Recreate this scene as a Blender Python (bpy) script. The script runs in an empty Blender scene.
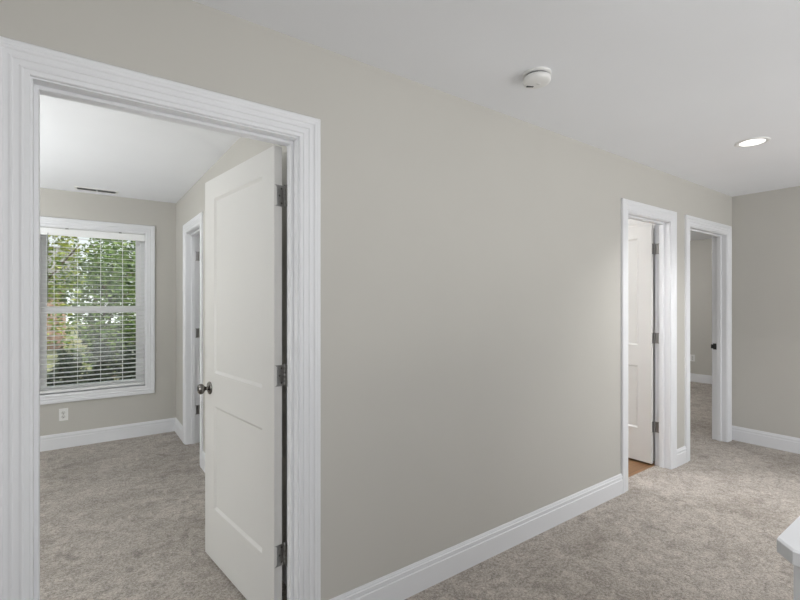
import bpy, math, random
from mathutils import Vector, Matrix
random.seed(7)
SC = bpy.context.scene
COL = SC.collection
PI = math.pi
R = math.radians

# ------------------------------------------------------------------ helpers
class MB:
    """collects geometry, links it as ONE mesh object"""
    def __init__(s):
        s.v, s.f, s.m, s.sm = [], [], [], []
    def add(s, vs, fs, mi=0, smooth=False):
        b = len(s.v)
        s.v += [tuple(p) for p in vs]
        for f in fs:
            s.f.append([b + i for i in f]); s.m.append(mi); s.sm.append(smooth)
        return s
    def box(s, x0, y0, z0, x1, y1, z1, mi=0):
        x0, x1 = min(x0, x1), max(x0, x1); y0, y1 = min(y0, y1), max(y0, y1); z0, z1 = min(z0, z1), max(z0, z1)
        vs = [(x0,y0,z0),(x1,y0,z0),(x1,y1,z0),(x0,y1,z0),(x0,y0,z1),(x1,y0,z1),(x1,y1,z1),(x0,y1,z1)]
        return s.add(vs, [(0,3,2,1),(4,5,6,7),(0,1,5,4),(1,2,6,5),(2,3,7,6),(3,0,4,7)], mi)
    def prism(s, poly, z0, z1, bev=0.0, mi=0):
        """vertical prism over a convex polygon (counter-clockwise), top/bottom edges chamfered by bev"""
        n = len(poly); cx = sum(p[0] for p in poly)/n; cy = sum(p[1] for p in poly)/n
        def ring(z, k):
            out = []
            for x, y in poly:
                dx, dy = x-cx, y-cy; L = math.hypot(dx, dy) or 1
                out.append((x-dx/L*k*1.3, y-dy/L*k*1.3, z))
            return out
        rings = [ring(z0, bev), ring(z0+bev, 0), ring(z1-bev, 0), ring(z1, bev)] if bev else [ring(z0, 0), ring(z1, 0)]
        vs = [p for r in rings for p in r]; fs = []
        for k in range(len(rings)-1):
            for i in range(n):
                j = (i+1) % n
                fs.append((k*n+i, k*n+j, (k+1)*n+j, (k+1)*n+i))
        fs.append(tuple(reversed(range(n)))); fs.append(tuple((len(rings)-1)*n+i for i in range(n)))
        return s.add(vs, fs, mi)
    def lathe(s, prof, n=32, M=None, mi=0, cap=True):
        """profile of (radius, height) turned about Z, then moved by M"""
        M = M or Matrix()
        vs, fs = [], []
        for r, z in prof:
            for i in range(n):
                a = 2*PI*i/n
                vs.append(M @ Vector((r*math.cos(a), r*math.sin(a), z)))
        for k in range(len(prof)-1):
            for i in range(n):
                j = (i+1) % n
                fs.append((k*n+i, k*n+j, (k+1)*n+j, (k+1)*n+i))
        s.add(vs, fs, mi, True)
        if cap:
            s.add(vs[:n], [tuple(reversed(range(n)))], mi); s.add(vs[-n:], [tuple(range(n))], mi)
        return s
    def tube(s, a, b, r0, r1=None, n=8, mi=0):
        a, b = Vector(a), Vector(b); d = b-a; r1 = r0 if r1 is None else r1
        M = Matrix.Translation(a) @ d.to_track_quat('Z', 'Y').to_matrix().to_4x4()
        return s.lathe([(r0, 0), (r1, d.length)], n, M, mi)
    def sweep(s, F, path_fn, prof, closed=False, mi=0, ends=True):
        """path_fn(u) -> list of (a,z) stations for the profile offset u; F(a,z,t) -> xyz"""
        rows = []
        for u, t in prof:
            rows.append([F(a, z, t) for a, z in path_fn(u)])
        n = len(rows[0]); vs = [p for r in rows for p in r]; fs = []
        for k in range(len(rows)-1):
            for i in range(n if closed else n-1):
                j = (i+1) % n
                fs.append((k*n+i, k*n+j, (k+1)*n+j, (k+1)*n+i))
        s.add(vs, fs, mi)
        if ends and not closed:
            m = len(rows)
            s.add([r[0] for r in rows], [tuple(range(m))], mi)
            s.add([r[-1] for r in rows], [tuple(reversed(range(m)))], mi)
        return s
    def build(s, name, mats, parent=None, recalc=True):
        me = bpy.data.meshes.new(name)
        me.from_pydata(s.v, [], s.f)
        if not isinstance(mats, (list, tuple)): mats = [mats]
        for m in mats: me.materials.append(m)
        me.polygons.foreach_set('material_index', s.m)
        me.polygons.foreach_set('use_smooth', s.sm)
        me.update()
        if recalc:
            import bmesh
            bm = bmesh.new(); bm.from_mesh(me)
            bmesh.ops.recalc_face_normals(bm, faces=bm.faces[:])
            bm.to_mesh(me); bm.free()
        o = bpy.data.objects.new(name, me); COL.objects.link(o)
        if parent: o.parent = parent
        return o

def tag(o, label=None, cat=None, group=None, kind=None):
    if label: o['label'] = label
    if cat: o['category'] = cat
    if group: o['group'] = group
    if kind: o['kind'] = kind
    return o
def empty(name, loc=(0,0,0), rz=0, **kw):
    o = bpy.data.objects.new(name, None); COL.objects.link(o)
    o.location = loc; o.rotation_euler = (0,0,rz); o.empty_display_size = .1
    return tag(o, **kw)

# ------------------------------------------------------------------ materials
def new_mat(name):
    m = bpy.data.materials.new(name); m.use_nodes = True
    nt = m.node_tree; p = nt.nodes['Principled BSDF']
    return m, nt, p
def N(nt, t, **kw):
    n = nt.nodes.new(t)
    for k, v in kw.items(): setattr(n, k, v)
    return n
def ramp(nt, pts):
    r = N(nt, 'ShaderNodeValToRGB'); cr = r.color_ramp
    while len(cr.elements) < len(pts): cr.elements.new(.5)
    for e, (p, c) in zip(cr.elements, pts): e.position = p; e.color = (*c, 1)
    return r
def coords(nt):
    return N(nt, 'ShaderNodeTexCoord').outputs['Object']
def noise(nt, vec, scale, detail=3, rough=.5):
    n = N(nt, 'ShaderNodeTexNoise'); n.inputs['Scale'].default_value = scale
    n.inputs['Detail'].default_value = detail; n.inputs['Roughness'].default_value = rough
    nt.links.new(vec, n.inputs['Vector']); return n
def bump(nt, p, h, strength, dist):
    b = N(nt, 'ShaderNodeBump'); b.inputs['Strength'].default_value = strength; b.inputs['Distance'].default_value = dist
    nt.links.new(h, b.inputs['Height']); nt.links.new(b.outputs['Normal'], p.inputs['Normal']); return b
def paint(name, col, rough=.6, var=.02, bscale=260, bstr=.05, spec=.3):
    m, nt, p = new_mat(name); v = coords(nt)
    n = noise(nt, v, 2.2, 3)
    lo = tuple(c*(1-var) for c in col); hi = tuple(min(1, c*(1+var)) for c in col)
    r = ramp(nt, [(.3, lo), (.7, hi)]); nt.links.new(n.outputs['Fac'], r.inputs['Fac'])
    nt.links.new(r.outputs['Color'], p.inputs['Base Color'])
    p.inputs['Roughness'].default_value = rough; p.inputs['Specular IOR Level'].default_value = spec
    if bstr:
        b = noise(nt, v, bscale, 2); bump(nt, p, b.outputs['Fac'], bstr, .002)
    return m
WALL = paint('greige wall paint', (.535,.522,.488), .75, .012)
BATHWALL = paint('pale bathroom paint', (.72,.71,.69), .7, .012)
CEIL = paint('white ceiling paint', (.845,.86,.89), .85, .01, 180, .08)
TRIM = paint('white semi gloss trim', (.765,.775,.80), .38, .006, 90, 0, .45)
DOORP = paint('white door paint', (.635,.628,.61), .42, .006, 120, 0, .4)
VINYL = paint('white window vinyl', (.90,.90,.91), .35, .006, 60, .01, .4)
SLAT = paint('white blind slat', (.88,.89,.89), .45, .01, 60, .02, .4)
def slat_mat():
    m = paint('white blind slat', (.90,.91,.91), .45, .006, 60, 0, .4); nt = m.node_tree; p = nt.nodes['Principled BSDF']
    t = N(nt, 'ShaderNodeBsdfTranslucent'); t.inputs['Color'].default_value = (.9,.91,.9,1)
    mx = N(nt, 'ShaderNodeMixShader'); mx.inputs[0].default_value = .4
    nt.links.new(p.outputs[0], mx.inputs[1]); nt.links.new(t.outputs[0], mx.inputs[2]); nt.links.new(mx.outputs[0], nt.nodes['Material Output'].inputs['Surface'])
    return m
SLATT = slat_mat()
PLASTIC = paint('white plastic', (.80,.80,.79), .4, .006, 60, .01, .45)
DARKSLOT = paint('dark slot', (.05,.05,.05), .6, .05)
WEDGE = paint('white outlet face', (.66,.66,.64), .45, .01)

def metal(name, col, rough):
    m, nt, p = new_mat(name); v = coords(nt)
    n = noise(nt, v, 140, 3)
    r = ramp(nt, [(.3, tuple(c*.85 for c in col)), (.7, col)]); nt.links.new(n.outputs['Fac'], r.inputs['Fac'])
    nt.links.new(r.outputs['Color'], p.inputs['Base Color'])
    p.inputs['Metallic'].default_value = 1; p.inputs['Roughness'].default_value = rough
    return m
NICKEL = metal('satin nickel', (.36,.355,.345), .33)
DARKNICKEL = metal('dark nickel', (.20,.19,.18), .25)
SCREW = metal('screw steel', (.16,.155,.15), .45)
BLACKM = paint('black strike plate', (.03,.03,.03), .45, .05)

def carpet():
    m, nt, p = new_mat('beige cut pile carpet'); v = coords(nt); L = nt.links.new
    f1 = noise(nt, v, 270, 2, .7)                       # tufts
    f2 = noise(nt, v, 85, 3, .6)
    f3 = noise(nt, v, 17, 4, .6); f3.inputs['Distortion'].default_value = 1.2   # pile swirls
    big = noise(nt, v, 2.0, 4, .6); big.inputs['Distortion'].default_value = .8 # brushed pile patches
    mp = N(nt, 'ShaderNodeMapping'); mp.inputs['Scale'].default_value = (1.3, 2.8, 1); mp.inputs['Rotation'].default_value = (0,0,.5)
    L(v, mp.inputs['Vector']); st = noise(nt, mp.outputs['Vector'], 1.5, 3, .55)
    def madd(x, k, y=None):
        a = N(nt, 'ShaderNodeMath', operation='MULTIPLY_ADD' if y else 'MULTIPLY'); a.inputs[1].default_value = k; L(x, a.inputs[0])
        if y: L(y, a.inputs[2])
        return a.outputs[0]
    a = madd(f1.outputs['Fac'], .42, madd(f2.outputs['Fac'], .33, madd(f3.outputs['Fac'], .25)))
    r = ramp(nt, [(.39, (.185,.163,.143)), (.5, (.435,.392,.350)), (.61, (.72,.66,.60))]); L(a, r.inputs['Fac'])
    r2 = ramp(nt, [(.36, (.75,.74,.73)), (.5, (.91,.91,.91)), (.62, (1.0,1.0,1.0))])
    L(madd(big.outputs['Fac'], .5, madd(st.outputs['Fac'], .5)), r2.inputs['Fac'])
    mx = N(nt, 'ShaderNodeMix', data_type='RGBA', blend_type='MULTIPLY'); mx.inputs['Factor'].default_value = 1
    L(r.outputs['Color'], mx.inputs[6]); L(r2.outputs['Color'], mx.inputs[7])
    # sparse small footmarks in the pile
    dn = noise(nt, v, 6.5, 2, .5); dr = ramp(nt, [(.27, (.72,.72,.72)), (.36, (1,1,1))]); L(dn.outputs['Fac'], dr.inputs['Fac'])
    m2 = N(nt, 'ShaderNodeMix', data_type='RGBA', blend_type='MULTIPLY'); m2.inputs['Factor'].default_value = 1
    L(mx.outputs[2], m2.inputs[6]); L(dr.outputs['Color'], m2.inputs[7]); L(m2.outputs[2], p.inputs['Base Color'])
    p.inputs['Roughness'].default_value = .95; p.inputs['Specular IOR Level'].default_value = .1
    p.inputs['Sheen Weight'].default_value = .15
    bump(nt, p, a, .8, .012)
    return m
CARPET = carpet()
def planks():
    m, nt, p = new_mat('tan vinyl plank'); v = coords(nt); L = nt.links.new
    br = N(nt, 'ShaderNodeTexBrick'); br.inputs['Scale'].default_value = 1; br.inputs['Brick Width'].default_value = 1.1; br.inputs['Row Height'].default_value = .15
    br.inputs['Mortar Size'].default_value = .002; br.inputs['Color1'].default_value = (.29,.155,.07,1); br.inputs['Color2'].default_value = (.22,.115,.05,1); br.inputs['Mortar'].default_value = (.12,.07,.04,1)
    L(v, br.inputs['Vector'])
    mp = N(nt, 'ShaderNodeMapping'); mp.inputs['Scale'].default_value = (2, 30, 1); L(v, mp.inputs['Vector']); g = noise(nt, mp.outputs['Vector'], 3, 4)
    r = ramp(nt, [(.3, (.75,.75,.75)), (.7, (1,1,1))]); L(g.outputs['Fac'], r.inputs['Fac'])
    mx = N(nt, 'ShaderNodeMix', data_type='RGBA', blend_type='MULTIPLY'); mx.inputs['Factor'].default_value = 1
    L(br.outputs['Color'], mx.inputs[6]); L(r.outputs['Color'], mx.inputs[7]); L(mx.outputs[2], p.inputs['Base Color'])
    p.inputs['Roughness'].default_value = .4
    return m
PLANK = planks()
def glass():
    m, nt, p = new_mat('window glass'); L = nt.links.new; nt.nodes.remove(p)
    t = N(nt, 'ShaderNodeBsdfTransparent'); t.inputs['Color'].default_value = (.93,.95,.94,1)
    g = N(nt, 'ShaderNodeBsdfGlossy'); g.inputs['Roughness'].default_value = .02
    fr = N(nt, 'ShaderNodeFresnel'); fr.inputs['IOR'].default_value = 1.45
    mx = N(nt, 'ShaderNodeMixShader'); L(fr.outputs[0], mx.inputs[0]); L(t.outputs[0], mx.inputs[1]); L(g.outputs[0], mx.inputs[2])
    L(mx.outputs[0], nt.nodes['Material Output'].inputs['Surface'])
    return m
GLASS = glass()
def emit(name, col, st):
    m, nt, p = new_mat(name)
    p.inputs['Base Color'].default_value = (.9,.9,.9,1); p.inputs['Emission Color'].default_value = (*col,1); p.inputs['Emission Strength'].default_value = st
    return m
LENS = emit('lit frosted lens', (1,.98,.95), 2.2)
def leaf_mat(name, cols, rough=.5, trans=.35):
    m, nt, p = new_mat(name); L = nt.links.new
    g = N(nt, 'ShaderNodeNewGeometry')
    k = len(cols); r = ramp(nt, [(i/(k-1), c) for i, c in enumerate(cols)]); L(g.outputs['Random Per Island'], r.inputs['Fac'])
    L(r.outputs['Color'], p.inputs['Base Color']); p.inputs['Roughness'].default_value = rough
    t = N(nt, 'ShaderNodeBsdfTranslucent'); L(r.outputs['Color'], t.inputs['Color'])
    mx = N(nt, 'ShaderNodeMixShader'); mx.inputs[0].default_value = trans
    L(p.outputs[0], mx.inputs[1]); L(t.outputs[0], mx.inputs[2]); L(mx.outputs[0], nt.nodes['Material Output'].inputs['Surface'])
    return m
LEAF = leaf_mat('mid green leaves', [(.03,.055,.02),(.15,.24,.07),(.27,.36,.12),(.05,.085,.03)])
LEAFY = leaf_mat('yellow green leaves', [(.12,.17,.03),(.28,.34,.07),(.42,.44,.10),(.10,.16,.04)])
LEAFD = leaf_mat('dark shrub leaves', [(.02,.032,.02),(.04,.058,.034),(.075,.092,.06),(.028,.04,.026)], trans=.2)
BARK = paint('bark', (.13,.10,.075), .9, .35, 30, .6)
GRASS = paint('dry sunlit grass', (.24,.24,.13), .95, .25, 40, .5)
def brick():
    m, nt, p = new_mat('pink brick'); v = coords(nt); L = nt.links.new
    br = N(nt, 'ShaderNodeTexBrick'); br.inputs['Scale'].default_value = 1; br.inputs['Brick Width'].default_value = .22; br.inputs['Row Height'].default_value = .075
    br.inputs['Mortar Size'].default_value = .008; br.inputs['Color1'].default_value = (.46,.27,.20,1); br.inputs['Color2'].default_value = (.36,.20,.15,1); br.inputs['Mortar'].default_value = (.5,.45,.4,1)
    mp = N(nt, 'ShaderNodeMapping'); mp.inputs['Rotation'].default_value = (PI/2,0,0); L(v, mp.inputs['Vector']); L(mp.outputs['Vector'], br.inputs['Vector'])
    L(br.outputs['Color'], p.inputs['Base Color']); p.inputs['Roughness'].default_value = .9
    return m
BRICK = brick()
SHINGLE = paint('grey shingle', (.20,.19,.18), .9, .2, 20, .5)

# ------------------------------------------------------------------ dimensions (m)
H = 2.44                       # ceiling
WT = .116                      # wall thickness
XC = .83                       # bedroom side wall
YW = 3.597                     # window wall
XE = 5.321                     # end wall of the hall
XB = 4.05                      # bathroom / far bedroom partition
XF = 8.6                       # far wall of the far bedroom
XL = -2.6
ZD = 2.042                      # door head
D1 = (-.1145, .705); D2 = (3.275, 3.957); D3 = (4.33, 5.172); D4 = (2.385, 3.02)
WIN = (-.34, .545, .515, 2.09)

# ------------------------------------------------------------------ shell
f = MB()
f.box(-2.3, -3.3, -.12, XE+WT, .112, 0)
f.box(XL-WT, .112, -.12, 2.15, YW+.15, 0)
f.box(D3[0]-.15, .112, -.12, XF+WT, YW+.15, 0)
tag(f.build('floor', CARPET), 'beige cut pile carpet covering the hall and bedroom floors', 'floor', kind='structure')
b = MB(); b.box(2.15, .112, -.12, D3[0]-.15, YW+.15, -.002)
tag(b.build('floor_bathroom', PLANK), 'tan wood-look plank floor inside the middle doorway', 'floor', kind='structure')
c = MB(); c.box(-2.72, -4.5, H, XF+WT, YW+.15, H+.12)
tag(c.build('ceiling', CEIL), 'smooth white painted ceiling', 'ceiling', kind='structure')

w = MB(); xs = [-2.3, D1[0]-.02, D1[1]+.02, D2[0]-.02, D2[1]+.02, D3[0]-.02, D3[1]+.02, XF]
for i in range(0, 8, 2): w.box(xs[i], 0, 0, xs[i+1], WT, H)
for i in range(1, 7, 2): w.box(xs[i], 0, ZD+.02, xs[i+1], WT, H)
tag(w.build('wall_main', WALL), 'long greige hall wall with three doorways', 'wall', kind='structure')
w = MB(); w.box(XE, -4.5, 0, XE+WT, 0, H)
tag(w.build('wall_end', WALL), 'greige wall closing the right end of the hall', 'wall', kind='structure')
w = MB(); x0, x1, z0, z1 = WIN
w.box(XL, YW, 0, x0-.01, YW+.15, H); w.box(x1+.01, YW, 0, XC+WT, YW+.15, H)
w.box(x0-.01, YW, 0, x1+.01, YW+.15, z0-.01); w.box(x0-.01, YW, z1+.01, x1+.01, YW+.15, H)
tag(w.build('wall_window', WALL), 'greige bedroom wall around the window with white blinds', 'wall', kind='structure')
w = MB(); w.box(XC, WT, 0, XC+WT, D4[0]-.02, H); w.box(XC, D4[1]+.02, 0, XC+WT, YW, H); w.box(XC, D4[0]-.02, ZD+.02, XC+WT, D4[1]+.02, H)
tag(w.build('wall_side', WALL), 'greige bedroom side wall behind the open white door', 'wall', kind='structure')
w = MB(); w.box(XL-WT, WT, 0, XL, YW+.15, H)
tag(w.build('wall_left', WALL), 'greige bedroom wall out of sight on the left', 'wall', kind='structure')
w = MB(); w.box(XB, WT, 0, XB+.11, YW, H); w.box(XC+WT, YW, 0, XB+.11, YW+.15, H); w.box(2.1, WT, 0, 2.2, YW, H)
tag(w.build('wall_bathroom', BATHWALL), 'pale bathroom wall seen above the middle door', 'wall', kind='structure')
w = MB(); w.box(XF, 0, 0, XF+WT, YW+.15, H); w.box(XB+.11, YW, 0, XF, YW+.15, H); w.box(XB+.111, WT, 0, XB+.13, YW, H)
tag(w.build('wall_far', WALL), 'greige wall seen through the far right doorway', 'wall', kind='structure')

w = MB(); w.box(-2.3-WT, -3.42, 0, -2.3, WT, H); w.box(-2.3, -3.42, 0, -.5, -3.3, H)  # unseen walls added to keep daylight off the left of the hall
tag(w.build('wall_light_block', WALL), 'unseen greige wall behind the viewer, added to block daylight', 'wall', kind='structure')

# baseboards -----------------------------------------------------------
BP = [(0,0),(0,.0145),(.100,.0145),(.104,.0105),(.107,.0125),(.124,.0125),(.127,.0085),(.132,.0085),(.141,.005),(.141,0)]
def base_run(mb, p, q, nrm):
    """baseboard along p->q standing off the wall towards nrm"""
    (x0,y0),(x1,y1) = p, q
    vs = [(x0+nrm[0]*t, y0+nrm[1]*t, z) for z, t in BP] + [(x1+nrm[0]*t, y1+nrm[1]*t, z) for z, t in BP]
    n = len(BP)
    mb.add(vs, [(i, i+1, n+i+1, n+i) for i in range(n-1)] + [tuple(range(n)), tuple(n+i for i in reversed(range(n)))])
CW = .089
m = MB()
for a, e in ((-2.3, D1[0]-CW-.005), (D1[1]+CW+.005, D2[0]-CW-.005), (D2[1]+CW+.005, D3[0]-CW-.005)): base_run(m, (a,0), (e,0), (0,-1))
tag(m.build('baseboard_main', TRIM), 'white moulded baseboard along the long hall wall', 'baseboard', kind='structure')
m = MB(); base_run(m, (XE,-.0), (XE,-4.5), (-1,0))
tag(m.build('baseboard_end', TRIM), 'white baseboard under the end wall of the hall', 'baseboard', kind='structure')
m = MB(); base_run(m, (XL,YW), (XC,YW), (0,-1))
tag(m.build('baseboard_window', TRIM), 'white baseboard below the bedroom window', 'baseboard', kind='structure')
m = MB(); base_run(m, (XC,WT), (XC,D4[0]-CW-.005), (-1,0)); base_run(m, (XC,D4[1]+CW+.005), (XC,YW-.012), (-1,0))
tag(m.build('baseboard_side', TRIM), 'white baseboard along the bedroom side wall', 'baseboard', kind='structure')
m = MB(); base_run(m, (XF,WT), (XF,YW), (-1,0))
tag(m.build('baseboard_far', TRIM), 'white baseboard seen through the far right doorway', 'baseboard', kind='structure')

# door trims -----------------------------------------------------------
CP = [(0,0),(0,.0070),(.003,.0095),(.014,.0098),(.017,.0125),(.020,.0125),(.025,.0108),(.037,.0112),(.040,.0138),(.044,.0138),(.049,.0122),(.058,.0128),(.062,.0160),(.068,.0172),(.072,.0160),(.076,.0172),(.085,.0165),(.089,.0125),(.089,0)]
def casing_path(a0, a1, zt, rev=.005):
    return lambda u: [(a0-rev-u, 0), (a0-rev-u, zt+rev+u), (a1+rev+u, zt+rev+u), (a1+rev+u, 0)]
def door_trim(name, label, frame_front, frame_back, a0, a1, depth=WT, jt=.019, stop_from=.066):
    """frame_front(a,z,t): t out of the near wall face; the jamb runs to -t = depth"""
    e = empty(name, label=label, cat='door trim', kind='structure')
    MB().sweep(frame_front, casing_path(a0, a1, ZD), CP).build('casing', TRIM, e)
    MB().sweep(frame_back, casing_path(a0, a1, ZD), CP).build('casing', TRIM, e)
    path = lambda u: [(a0-u, 0), (a0-u, ZD+u), (a1+u, ZD+u), (a1+u, 0)]
    MB().sweep(frame_front, path, [(0,0),(0,-depth),(jt,-depth),(jt,0),(0,0)]).build('jamb', TRIM, e)
    s0 = stop_from
    MB().sweep(frame_front, path, [(.0,-s0+.036),(-.0105,-s0+.036),(-.012,-s0+.033),(-.012,-s0),(0,-s0)]).build('door_stop', TRIM, e)
    return e
Fh = lambda a, z, t: (a, -t, z)
Fb = lambda a, z, t: (a, WT+t, z)
door_trim('trim_1', 'white casing and jamb of the wide doorway nearest the viewer', Fh, Fb, *D1, stop_from=.078)
door_trim('trim_2', 'white casing and jamb of the middle doorway', Fh, Fb, *D2, stop_from=.078)
t3 = door_trim('trim_3', 'white casing and jamb of the far right doorway', Fh, Fb, *D3, stop_from=.078)
Fs = lambda a, z, t: (XC-t, a, z)
Fs2 = lambda a, z, t: (XC+WT+t, a, z)
door_trim('trim_4', 'white casing of the narrow doorway on the bedroom side wall', Fs, Fs2, *D4, stop_from=.078)
k = MB().box(D3[1]-.0025, .083, .905, D3[1], .112, .965); k.box(D3[1]-.012, .1, .915, D3[1]-.001, .116+.012, .955)
tag(k.build('strike_plate', BLACKM, t3), 'black metal strike plate')

# ------------------------------------------------------------------ doors
LT, PIV = .035, .011
def leaf_mesh(W, sgn, panels, zb=.018, zt=2.038):
    """door slab from local x=.003..W, thickness PIV..PIV+LT along sgn*y; both faces have sunken panels"""
    m = MB(); e0, e1 = .003, W
    rec, bw = .0085, .014
    xs = sorted({e0, e1, panels[0][0], panels[0][1]})
    for y, yd in ((PIV, 1), (PIV+LT, -1)):
        Y = lambda d: sgn*(y+yd*d)
        def q(x0, z0, x1, z1): m.add([(x0,Y(0),z0),(x1,Y(0),z0),(x1,Y(0),z1),(x0,Y(0),z1)], [(0,1,2,3)])
        px0, px1 = panels[0][:2]
        q(e0, zb, px0, zt); q(px1, zb, e1, zt)
        zz = [zb] + [v for p in panels for v in p[2:]] + [zt]
        for i in range(0, len(zz), 2): q(px0, zz[i], px1, zz[i+1])
        for x0, x1, z0, z1 in panels:
            rings = []
            for off, dep in ((0,0),(.003,.002),(bw-.003,rec-.0015),(bw,rec)):
                rings.append([(x0+off,Y(dep),z0+off),(x1-off,Y(dep),z0+off),(x1-off,Y(dep),z1-off),(x0+off,Y(dep),z1-off)])
            for r0, r1 in zip(rings, rings[1:]):
                for i in range(4):
                    j = (i+1) % 4
                    m.add([r0[i], r0[j], r1[j], r1[i]], [(0,1,2,3)])
            m.add(rings[-1], [(0,1,2,3)])
    ya, yb = sgn*PIV, sgn*(PIV+LT)
    for vs in ([(e0,ya,zb),(e0,yb,zb),(e0,yb,zt),(e0,ya,zt)], [(e1,ya,zb),(e1,yb,zb),(e1,yb,zt),(e1,ya,zt)],
               [(e0,ya,zb),(e1,ya,zb),(e1,yb,zb),(e0,yb,zb)], [(e0,ya,zt),(e1,ya,zt),(e1,yb,zt),(e0,yb,zt)]):
        m.add(vs, [(0,1,2,3)])
    return m
def rrect(w0, w1, h, r, n=5):
    """outline with rounded corners on the w0 side"""
    pts = [(w1,-h),(w1,h)]
    for i in range(n+1):
        a = PI/2 + PI/2*i/n; pts.append((w0+r+r*math.cos(a), h-r+r*math.sin(a)))
    for i in range(n+1):
        a = PI + PI/2*i/n; pts.append((w0+r+r*math.cos(a), -h+r+r*math.sin(a)))
    return pts
def hinge(parent, z, sgn, phi, screws):
    """plates and knuckle at the pivot; phi = opening angle"""
    m = MB()
    hh = .0445
    pts = rrect(.034, .002, hh, .012)
    # plate on the door edge (faces -x), y runs 0..034 in the sgn direction
    n = len(pts)
    for xx in (.003, .0008): m.add([(xx, sgn*p, z+q) for p, q in pts], [tuple(range(n))])
    m.add([(.003, sgn*p, z+q) for p, q in pts]+[(.0008, sgn*p, z+q) for p, q in pts], [(i,(i+1)%n,n+(i+1)%n,n+i) for i in range(n)])
    # plate on the jamb: same plate turned back by the opening angle
    A = Matrix.Rotation(sgn*phi, 4, 'Z')
    J = lambda x, y, zz: A @ Vector((x, y, zz))
    for xx in (-.003, -.0005): m.add([J(xx, sgn*p, z+q) for p, q in pts], [tuple(range(n))])
    m.add([J(-.003, sgn*p, z+q) for p, q in pts]+[J(-.0005, sgn*p, z+q) for p, q in pts], [(i,(i+1)%n,n+(i+1)%n,n+i) for i in range(n)])
    # knuckle of five barrels
    seg = 2*hh/5
    prof = []
    for i in range(5):
        a, b2 = -hh+i*seg, -hh+(i+1)*seg
        prof += [(.0048, a), (.0062, a+.0009), (.0062, b2-.0009), (.0048, b2)]
    prof = [(.003, -hh-.004)] + prof + [(.0045, hh+.002), (.003, hh+.004)]
    m.lathe(prof, 14, Matrix.Translation((0,0,z)))
    o = m.build('hinge', NICKEL, parent)
    if screws:
        for dy, dz in ((.014, .031), (.023, 0), (.014, -.031)):
            s = MB(); M = Matrix.Translation((.0009, sgn*dy, z+dz)) @ Matrix.Rotation(-PI/2, 4, 'Y')
            s.lathe([(.0042, 0), (.0042, .0004), (.003, .0009), (.0008, .0005)], 12, M); s.build('screw', SCREW, o)
    return o
def knob(parent, x, y, z, sgn, label=None):
    """rosette, neck and ball standing off the face at y towards sgn*y"""
    M = Matrix.Translation((x, y, z)) @ Matrix.Rotation(-sgn*PI/2, 4, 'X')
    r = MB().lathe([(.034,0),(.034,.004),(.031,.007),(.020,.010),(.0145,.0135)], 32, M).build('door_knob', DARKNICKEL, parent)
    if label: r['label'] = label
    MB().lathe([(.011,.011),(.010,.018),(.011,.026),(.016,.031),(.024,.036),(.0275,.043),(.0275,.050),(.025,.056),(.019,.0605),(.011,.063),(.002,.0635)], 32, M).build('knob_ball', DARKNICKEL, r)
    return r
HZ = (.325, 1.078, 1.832)
def door(name, label, pivot, ang, phi, W, sgn, panels, screws=False, knobs=True):
    e = empty(name, (*pivot, 0), R(ang), label=label, cat='door', kind='structure')
    leaf_mesh(W, sgn, panels).build('door_leaf', DOORP, e)
    for z in HZ: hinge(e, z, sgn, R(phi), screws)
    if knobs:
        knob(e, W-.072, sgn*(PIV+LT), .925, sgn, 'dark nickel door knob'); knob(e, W-.072, sgn*PIV, .925, -sgn, 'dark nickel door knob')
        la = MB().box(W-.0005, sgn*(PIV+.006), .897, W+.0012, sgn*(PIV+LT-.006), .953)
        la.build('latch_plate', NICKEL, e)
    return e
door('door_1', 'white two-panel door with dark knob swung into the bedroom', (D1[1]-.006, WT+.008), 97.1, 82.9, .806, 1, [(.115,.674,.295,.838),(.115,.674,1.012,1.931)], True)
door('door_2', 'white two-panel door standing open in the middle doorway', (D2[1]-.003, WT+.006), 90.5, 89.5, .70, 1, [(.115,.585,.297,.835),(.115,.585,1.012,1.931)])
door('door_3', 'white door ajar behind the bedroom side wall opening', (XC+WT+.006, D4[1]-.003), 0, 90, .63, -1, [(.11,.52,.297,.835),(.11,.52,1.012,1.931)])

# ------------------------------------------------------------------ window
e = empty('window_1', label='white double-hung bedroom window looking out on trees', cat='window', kind='structure')
x0, x1, z0, z1 = WIN
Fw = lambda a, z, t: (a, YW-t, z)
rect = lambda u: [(x0-u, z0-u), (x0-u, z1+u), (x1+u, z1+u), (x1+u, z0-u)]
MB().sweep(Fw, lambda u: rect(u-.004), CP, closed=True).build('casing', TRIM, e)
MB().sweep(Fw, rect, [(0,0),(0,-.149),(.0095,-.149),(.0095,0),(0,0)], closed=True).build('jamb_liner', TRIM, e)
MB().sweep(Fw, rect, [(0,-.075),(-.036,-.075),(-.036,-.145),(0,-.145),(0,-.075)], closed=True).build('window_frame', VINYL, e)
zm = 1.307
def sash(name, a0, a1, b0, b1, ya, yb, rb, rt, st):
    m = MB()
    m.box(a0, ya, b0, a0+st, yb, b1); m.box(a1-st, ya, b0, a1, yb, b1)
    m.box(a0+st, ya, b0, a1-st, yb, b0+rb); m.box(a0+st, ya, b1-rt, a1-st, yb, b1)
    o = m.build(name, VINYL, e)
    MB().box(a0+st-.004, (ya+yb)/2-.003, b0+rb-.004, a1-st+.004, (ya+yb)/2+.003, b1-rt+.004).build('pane', GLASS, o)
    return o
sash('lower_sash', x0+.036, x1-.036, z0+.016, zm+.034, YW+.078, YW+.108, .05, .068, .042)
sash('upper_sash', x0+.036, x1-.036, zm-.034, z1-.016, YW+.110, YW+.140, .068, .05, .042)

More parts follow.
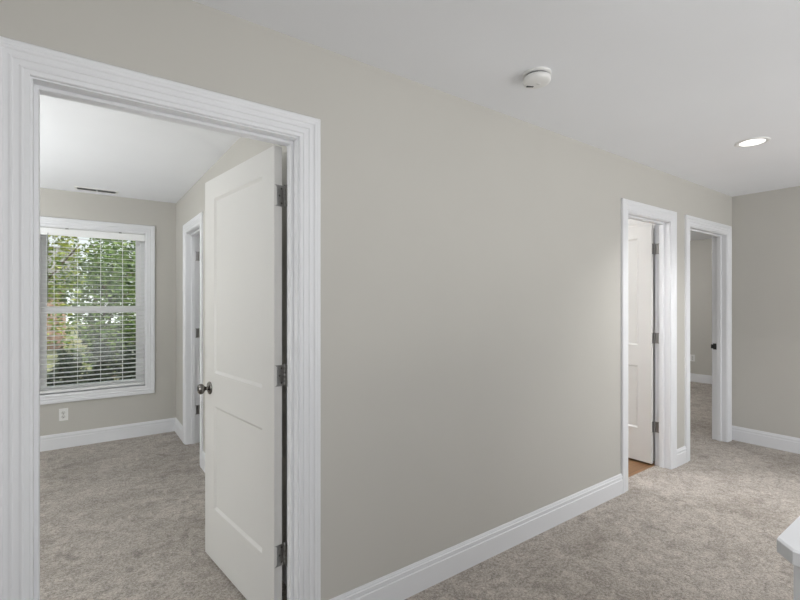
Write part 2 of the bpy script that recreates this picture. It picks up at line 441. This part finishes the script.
# blind hanging in the window opening
bl = empty('window_blind', ((x0+x1)/2, YW+.036, z1-.085), label='white horizontal slat blind lowered in the bedroom window', cat='blind')
bx0, bx1 = x0+.006-(x0+x1)/2, x1-.006-(x0+x1)/2
zt0 = z1-.085
m = MB(); m.box(bx0, -.022, .022, bx1, .030, .083)
m.build('headrail', SLAT, bl)
m = MB(); m.sweep(lambda a, z, t: (a, -.026-t, z), lambda u: [(bx0-.001, u), (bx1+.001, u)], [(.004,0),(.004,.006),(.008,.009),(.068,.009),(.073,.005),(.073,0),(.004,0)])
m.build('valance', SLAT, bl)
for xx in (.10-.31, .10+.12):
    MB().box(xx-.012, -.038, .070, xx+.012, -.026, .079).build('valance_clip', NICKEL, bl)
m = MB(); tilt = R(4); ns = 33
zlo = z0+.043-zt0
for i in range(ns):
    zc = zlo + .020 + i*.0442
    if zc > .0: break
    pts = []
    for j in range(5):
        q = -1 + j/2; y = q*.0225; zz = zc + .0022*(1-q*q) + y*math.tan(tilt)
        pts.append((y, zz))
    vs = [(bx0, y, z+.0013) for y, z in pts] + [(bx1, y, z+.0013) for y, z in pts] + [(bx0, y, z-.0013) for y, z in pts] + [(bx1, y, z-.0013) for y, z in pts]
    fs = []
    for j in range(4): fs += [(j, j+1, 5+j+1, 5+j), (10+j, 15+j, 15+j+1, 10+j+1)]
    fs += [(0,5,15,10), (4,14,19,9), (0,10,11,12,13,14,4,3,2,1), (5,6,7,8,9,19,18,17,16,15)]
    m.add(vs, fs)
m.build('slats', SLATT, bl)
m = MB(); m.box(bx0, -.025, zlo-.026, bx1, .025, zlo-.006); m.build('bottom_rail', SLAT, bl)
for xx in (-.205, -.025, .16, .345):
    xx -= (x0+x1)/2
    c = MB()
    for y in (-.0238, .0238): c.box(xx-.0013, y-.0005, zlo-.02, xx+.0013, y+.0005, .03)
    c.build('ladder_cord', SLAT, bl)
c = MB(); c.tube((bx0+.085, -.045, .0), (bx0+.085, -.048, -.62), .0035, n=8); c.tube((bx0+.085,-.045,.0),(bx0+.085,-.03,.03),.002,n=6)  # thin rod put in for a dark line beside the glass
tag(c.build('dark_rod', paint('smoky dark rod', (.16,.17,.16), .2, .05), bl), 'thin dark rod beside the glass')

# ------------------------------------------------------------------ small fittings
def outlet(loc, rz, label):
    o = empty('wall_outlet', loc, rz, label=label, cat='outlet', group='duplex wall outlets')
    # local: -y is out of the wall
    pl = MB(); pl.sweep(lambda a, z, t: (a, -t, z), lambda u: [(-.035-u, -.0575-u), (-.035-u, .0575+u), (.035+u, .0575+u), (.035+u, -.0575-u)], [(.0,0),(.0,.0035),(-.003,.006)], closed=True)
    pl.add([(-.032,-.006,-.0545),(.032,-.006,-.0545),(.032,-.006,.0545),(-.032,-.006,.0545)], [(0,1,2,3)])
    pl.build('cover_plate', PLASTIC, o)
    for s in (-1, 1):
        f = MB(); M = Matrix.Translation((0,-.006,s*.0195)) @ Matrix.Rotation(PI/2, 4, 'X')
        f.lathe([(.0165,0),(.0165,.0015),(.015,.0022),(.001,.0022)], 24, M)
        r = f.build('receptacle', WEDGE, o)
        g = MB(); g.box(-.0075,-.0088,s*.0195+.000,-.0055,-.0081,s*.0195+.009); g.box(.0055,-.0088,s*.0195+.001,.0075,-.0081,s*.0195+.008)
        g.lathe([(.003,0),(.003,.0006)], 10, Matrix.Translation((0,-.0082,s*.0195-.006)) @ Matrix.Rotation(PI/2, 4, 'X'))
        g.build('slots', DARKSLOT, r)
    MB().lathe([(.0035,0),(.003,.001),(.0005,.0012)], 12, Matrix.Translation((0,-.006,0)) @ Matrix.Rotation(PI/2, 4, 'X')).build('plate_screw', NICKEL, o)
    return o
outlet((-.133, YW, .316), 0, 'white duplex outlet on the wall below the bedroom window')
outlet((XF, 1.611, 0.407), R(-90), 'white duplex outlet on the wall seen through the far right doorway')

o = empty('smoke_detector', (1.71, -0.386, H), label='round white smoke detector on the hall ceiling', cat='smoke detector')
MB().lathe([(.0635,0),(.0635,-.007),(.060,-.010),(.052,-.010)], 48).build('mounting_base', PLASTIC, o)
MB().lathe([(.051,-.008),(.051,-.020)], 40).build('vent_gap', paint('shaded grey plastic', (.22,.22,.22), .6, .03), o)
MB().lathe([(.053,-.019),(.0600,-.020),(.0620,-.023),(.0615,-.036),(.058,-.042),(.046,-.0455),(.028,-.047),(.001,-.0475)], 48).build('detector_cover', PLASTIC, o)
m = MB(); rv = Vector((.8123,-.5833,0)); fv = Vector((.5833,.8123,0)); c0 = -.024*rv + .027*fv
m.add([c0+a*.016*rv+b2*.0055*fv+Vector((0,0,-.0476 if k else -.0435)) for k in (0,1) for a, b2 in ((-1,-1),(1,-1),(1,1),(-1,1))], [(0,1,2,3),(4,5,6,7),(0,1,5,4),(1,2,6,5),(2,3,7,6),(3,0,4,7)])
m.build('sounder_slot', DARKSLOT, o)
MB().lathe([(.010,0),(.010,-.0015),(.0005,-.002)], 20, Matrix.Translation((.004,-.006,-.0468))).build('test_button', PLASTIC, o)

o = empty('recessed_light', (3.598, -.658, H), label='lit round recessed downlight in the hall ceiling', cat='ceiling light')
MB().lathe([(.094,0),(.094,-.003),(.085,-.006),(.070,-.005),(.067,-.001)], 48, cap=False).build('trim_ring', PLASTIC, o)
MB().lathe([(.068,-.0035),(.04,-.0045),(.001,-.005)], 48).build('lens', LENS, o)

o = empty('ceiling_vent', (.123, 3.395, H), label='white slotted air vent in the bedroom ceiling above the window', cat='vent')
m = MB(); m.sweep(lambda a, z, t: (a, z, -t), lambda u: [(-.150-u,-.045-u),(-.150-u,.045+u),(.150+u,.045+u),(.150+u,-.045-u)], [(.022,0),(.020,.004),(0,.007),(0,.001)], closed=True)
m.build('vent_frame', PLASTIC, o)
MB().box(-.15,-.045,-.0015,.15,.045,-.0005).build('duct_opening', DARKSLOT, o)
m = MB()
for i in range(5):
    y = -.036+i*.018
    for a, b2 in ((-.15,-.006),(.006,.15)): m.add([(a,y-.004,-.0065),(b2,y-.004,-.0065),(b2,y+.004,-.002),(a,y+.004,-.002)], [(0,1,2,3)])
m.box(-.006,-.045,-.007,.006,.045,-.002)
m.build('louvers', PLASTIC, o)

# half wall with a clipped-corner cap at the stairs
hx, hy = .898, -1.453
e = empty('half_wall', (hx+.7, hy-.11, 0), label='white capped half wall at the lower right edge of the hall', cat='half wall')
L0, L1, W0, W1 = -.7, .75, -.11, .11
ck = .026
m = MB(); m.prism([(L0+ck,W0),(L1,W0),(L1,W1),(L0+ck,W1),(L0,W1-ck),(L0,W0+ck)], .978, 1.004, .003)
m.build('cap', TRIM, e)
m = MB(); m.box(L0+.022, W0+.022, .0, L1-.01, W1-.022, .978); m.build('wall_body', TRIM, e)
m = MB(); m.prism([(L0+.018,W0+.016),(L1-.005,W0+.016),(L1-.005,W1-.016),(L0+.018,W1-.016)], 0, .13, .004); m.build('base_moulding', TRIM, e)

# ------------------------------------------------------------------ outside
g = MB(); GZ = -.55
g.box(-30, YW+.3, GZ-.2, 30, 45, GZ)
tag(g.build('lawn', GRASS), 'sunlit grass outside the bedroom window', 'lawn', kind='structure')
def leaves(mb, c, rad, n, size, shell=.35, flat=1.0):
    for _ in range(n):
        d = Vector((random.gauss(0,1), random.gauss(0,1), random.gauss(0,1))).normalized()
        r = shell + (1-shell)*random.random()**.5
        k = 1 + .22*math.sin(d.x*5+d.z*4+c[0]*3) + .15*math.sin(d.y*7-d.z*6)
        p = Vector((c[0]+d.x*rad[0]*r*k, c[1]+d.y*rad[1]*r*k, c[2]+d.z*rad[2]*r*k))
        a = Vector((random.gauss(0,1), random.gauss(0,1), random.gauss(0,.6))).normalized()
        b2 = a.cross(Vector((random.gauss(0,1), random.gauss(0,1), random.gauss(0,1)))).normalized()
        s = size*random.uniform(.6, 1.25)
        if p.z < GZ+.05: continue
        mb.add([p-a*s, p+b2*s*.45+a*s*.1, p+a*s, p-b2*s*.45+a*s*.1], [(0,1,2,3)])
def tree(name, label, x, y, h, crown, n, size, mat, cat='tree', group=None, trunk=.11):
    e = empty(name, (x, y, GZ), label=label, cat=cat, group=group)
    t = MB()
    prev = Vector((0,0,0)); hh = h-GZ
    for i in range(5):
        nx = Vector((random.uniform(-.08,.08)*(i+1), random.uniform(-.08,.08), hh*(i+1)/5))
        t.tube(prev, nx, trunk*(1-i*.18), trunk*(1-(i+1)*.18)+.01, 10)
        for _ in range(2 if i > 0 else 0):
            q = nx + Vector((random.uniform(-1,1)*crown[0]*.7, random.uniform(-1,1)*crown[1]*.7, random.uniform(.1,.5)*crown[2]))
            t.tube(nx, q, trunk*.35*(1-i*.15), .012, 6)
        prev = nx
    t.build('trunk' if cat == 'tree' else 'stems', BARK, e)
    m = MB()
    for _ in range(9):
        a = random.uniform(0, 2*PI); rr = random.random()**.5*.62
        cc = (math.cos(a)*crown[0]*rr, math.sin(a)*crown[1]*rr, h-GZ+random.uniform(-.62,.62)*crown[2])
        leaves(m, cc, (crown[0]*.5, crown[1]*.5, crown[2]*.42), n//9, size)
    m.build('foliage', mat, e, recalc=False)
    return e
tree('leafy_tree', 'yellow green leafy tree outside, at the left of the window view', -.72, 9.4, 2.15, (.95,.8,1.9), 2200, .06, LEAFY)
tree('leafy_tree', 'mid green leafy tree outside, in the middle of the window view', .45, 11.9, 1.75, (1.25,.95,2.3), 3000, .072, LEAF)
tree('leafy_tree', 'broad green tree outside, at the right edge of the window view', 1.75, 14.6, 2.0, (1.3,1.0,2.4), 2600, .085, LEAF)
tree('leafy_tree', 'tall distant tree filling the back of the window view', .35, 18.2, 2.6, (1.7,1.1,2.6), 1500, .11, LEAF)
for lab, x, y, hz in (('dark shrub outside, low at the left of the window view', -.32, 7.0, .02),
                      ('dark shrub outside, low in the middle of the window view', .24, 8.0, .03),
                      ('dark shrub outside, low at the right of the window view', 0.74, 7.0, .0)):
    tree('garden_shrub', lab, x, y, hz, (.36,.28,.66), 3600, .042, LEAFD, cat='shrub', trunk=.03)
tree('garden_shrub', 'wide dark bush under the trees in the window view', .9, 16.5, .1, (1.2,.45,.8), 3200, .08, LEAFD, cat='shrub', trunk=.05)
e = empty('brick_house', (-2.7, 21, GZ), label='pink brick house beyond the trees, low in the window view', cat='house')
m = MB(); m.box(-5, 0, 0, 2.1, 5, 2.6); m.build('wall', BRICK, e)
m = MB(); m.add([(-5.4,-.4,2.6),(2.5,-.4,2.6),(2.5,5.4,2.6),(-5.4,5.4,2.6),(-5.4,2.5,4.4),(2.5,2.5,4.4)], [(0,1,5,4),(2,3,4,5),(0,4,3),(1,2,5),(3,2,1,0)]); m.build('roof', SHINGLE, e)

# ------------------------------------------------------------------ light
wd = bpy.data.worlds.new('World'); SC.world = wd; wd.use_nodes = True
nt = wd.node_tree; bg = nt.nodes['Background']
tc = N(nt, 'ShaderNodeTexCoord'); sp = N(nt, 'ShaderNodeSeparateXYZ'); nt.links.new(tc.outputs['Generated'], sp.inputs[0])
mr = N(nt, 'ShaderNodeMapRange'); mr.inputs[1].default_value = -1; mr.inputs[2].default_value = 1; nt.links.new(sp.outputs['Z'], mr.inputs[0])
r = ramp(nt, [(0, (1.85,1.85,1.83)), (.47, (1.85,1.85,1.83)), (.53, (.96,.98,1.0)), (1, (.66,.79,.97))]); nt.links.new(mr.outputs[0], r.inputs['Fac'])  # lower half made brighter than the sky, added to lift the ceilings
nt.links.new(r.outputs['Color'], bg.inputs['Color']); bg.inputs['Strength'].default_value = 1.2
def light(name, typ, loc, energy, col=(1,1,1), size=.2, rot=(0,0,0), **kw):
    d = bpy.data.lights.new(name, typ); d.energy = energy; d.color = col
    if typ == 'AREA': d.shape = 'DISK'; d.size = size
    elif typ == 'SUN': d.angle = R(.6)
    else: d.shadow_soft_size = size
    for k, v in kw.items(): setattr(d, k, v)
    o = bpy.data.objects.new(name, d); COL.objects.link(o); o.location = loc; o.rotation_euler = rot
    return o
s = light('sun', 'SUN', (0,0,8), 5.5, (1,.95,.86))
s.rotation_euler = Vector((-.42,.50,-.76)).to_track_quat('-Z','Y').to_euler()
light('downward_lamp', 'SPOT', (3.598,-.658,H-.014), 125, (1,.99,.97), .07, spot_size=R(116), spot_blend=1.0)
light('downward_lamp', 'AREA', (.5,-2.1,H-.014), 11, (1,1,.99), .15)  # unseen lamp without a fixture, added to brighten the left of the hall
light('hall_fill', 'POINT', (-.9,-2.7,1.25), 8, (1,1,.99), .18)  # added fill behind the camera for the near wall and ceiling
light('landing_fill', 'POINT', (3.9,-2.6,1.2), 14, (1,1,.99), .18)  # added point light out of view, lifts the end wall
light('bedroom_fill', 'POINT', (-1.9,.7,1.1), 47, (.98,1,1), .18)  # invented source out of view, lifts the window wall and carpet
light('bedroom_up_fill', 'AREA', (-1.65,2.0,1.05), 43, (.98,1,1), .5, rot=(PI,0,0))  # added upward fill that brightens the bedroom ceiling
light('closet_fill', 'POINT', (1.6,1.4,2.1), 9, (1,1,1), .12)  # added light so the side doorway does not stay dark
light('bathroom_fill', 'POINT', (2.6,1.7,2.1), 66, (1,1,1), .15)  # added out of view to whiten the open middle door
light('far_bedroom_fill', 'POINT', (6.4,2.0,2.15), 50, (1,.99,.97), .15)  # added fill for the otherwise dark far room

# ------------------------------------------------------------------ camera
cam = bpy.data.cameras.new('camera'); co = bpy.data.objects.new('camera', cam); COL.objects.link(co)
cam.sensor_width = 36; cam.lens = 444.5*36/800; cam.clip_start = .05
yaw = math.atan2(444.5, 619)          # optical axis from +Y, towards +X
co.location = (0, -1.684, 1.39)
co.rotation_euler = (PI/2, 0, -(PI/2 - math.atan2(619, 444.5)))
cam.shift_y = (301.2-300)/800
SC.camera = co
vs = SC.view_settings
vs.view_transform = 'Standard'; vs.look = 'None'; vs.gamma = 1; vs.exposure = 0; vs.use_curve_mapping = False
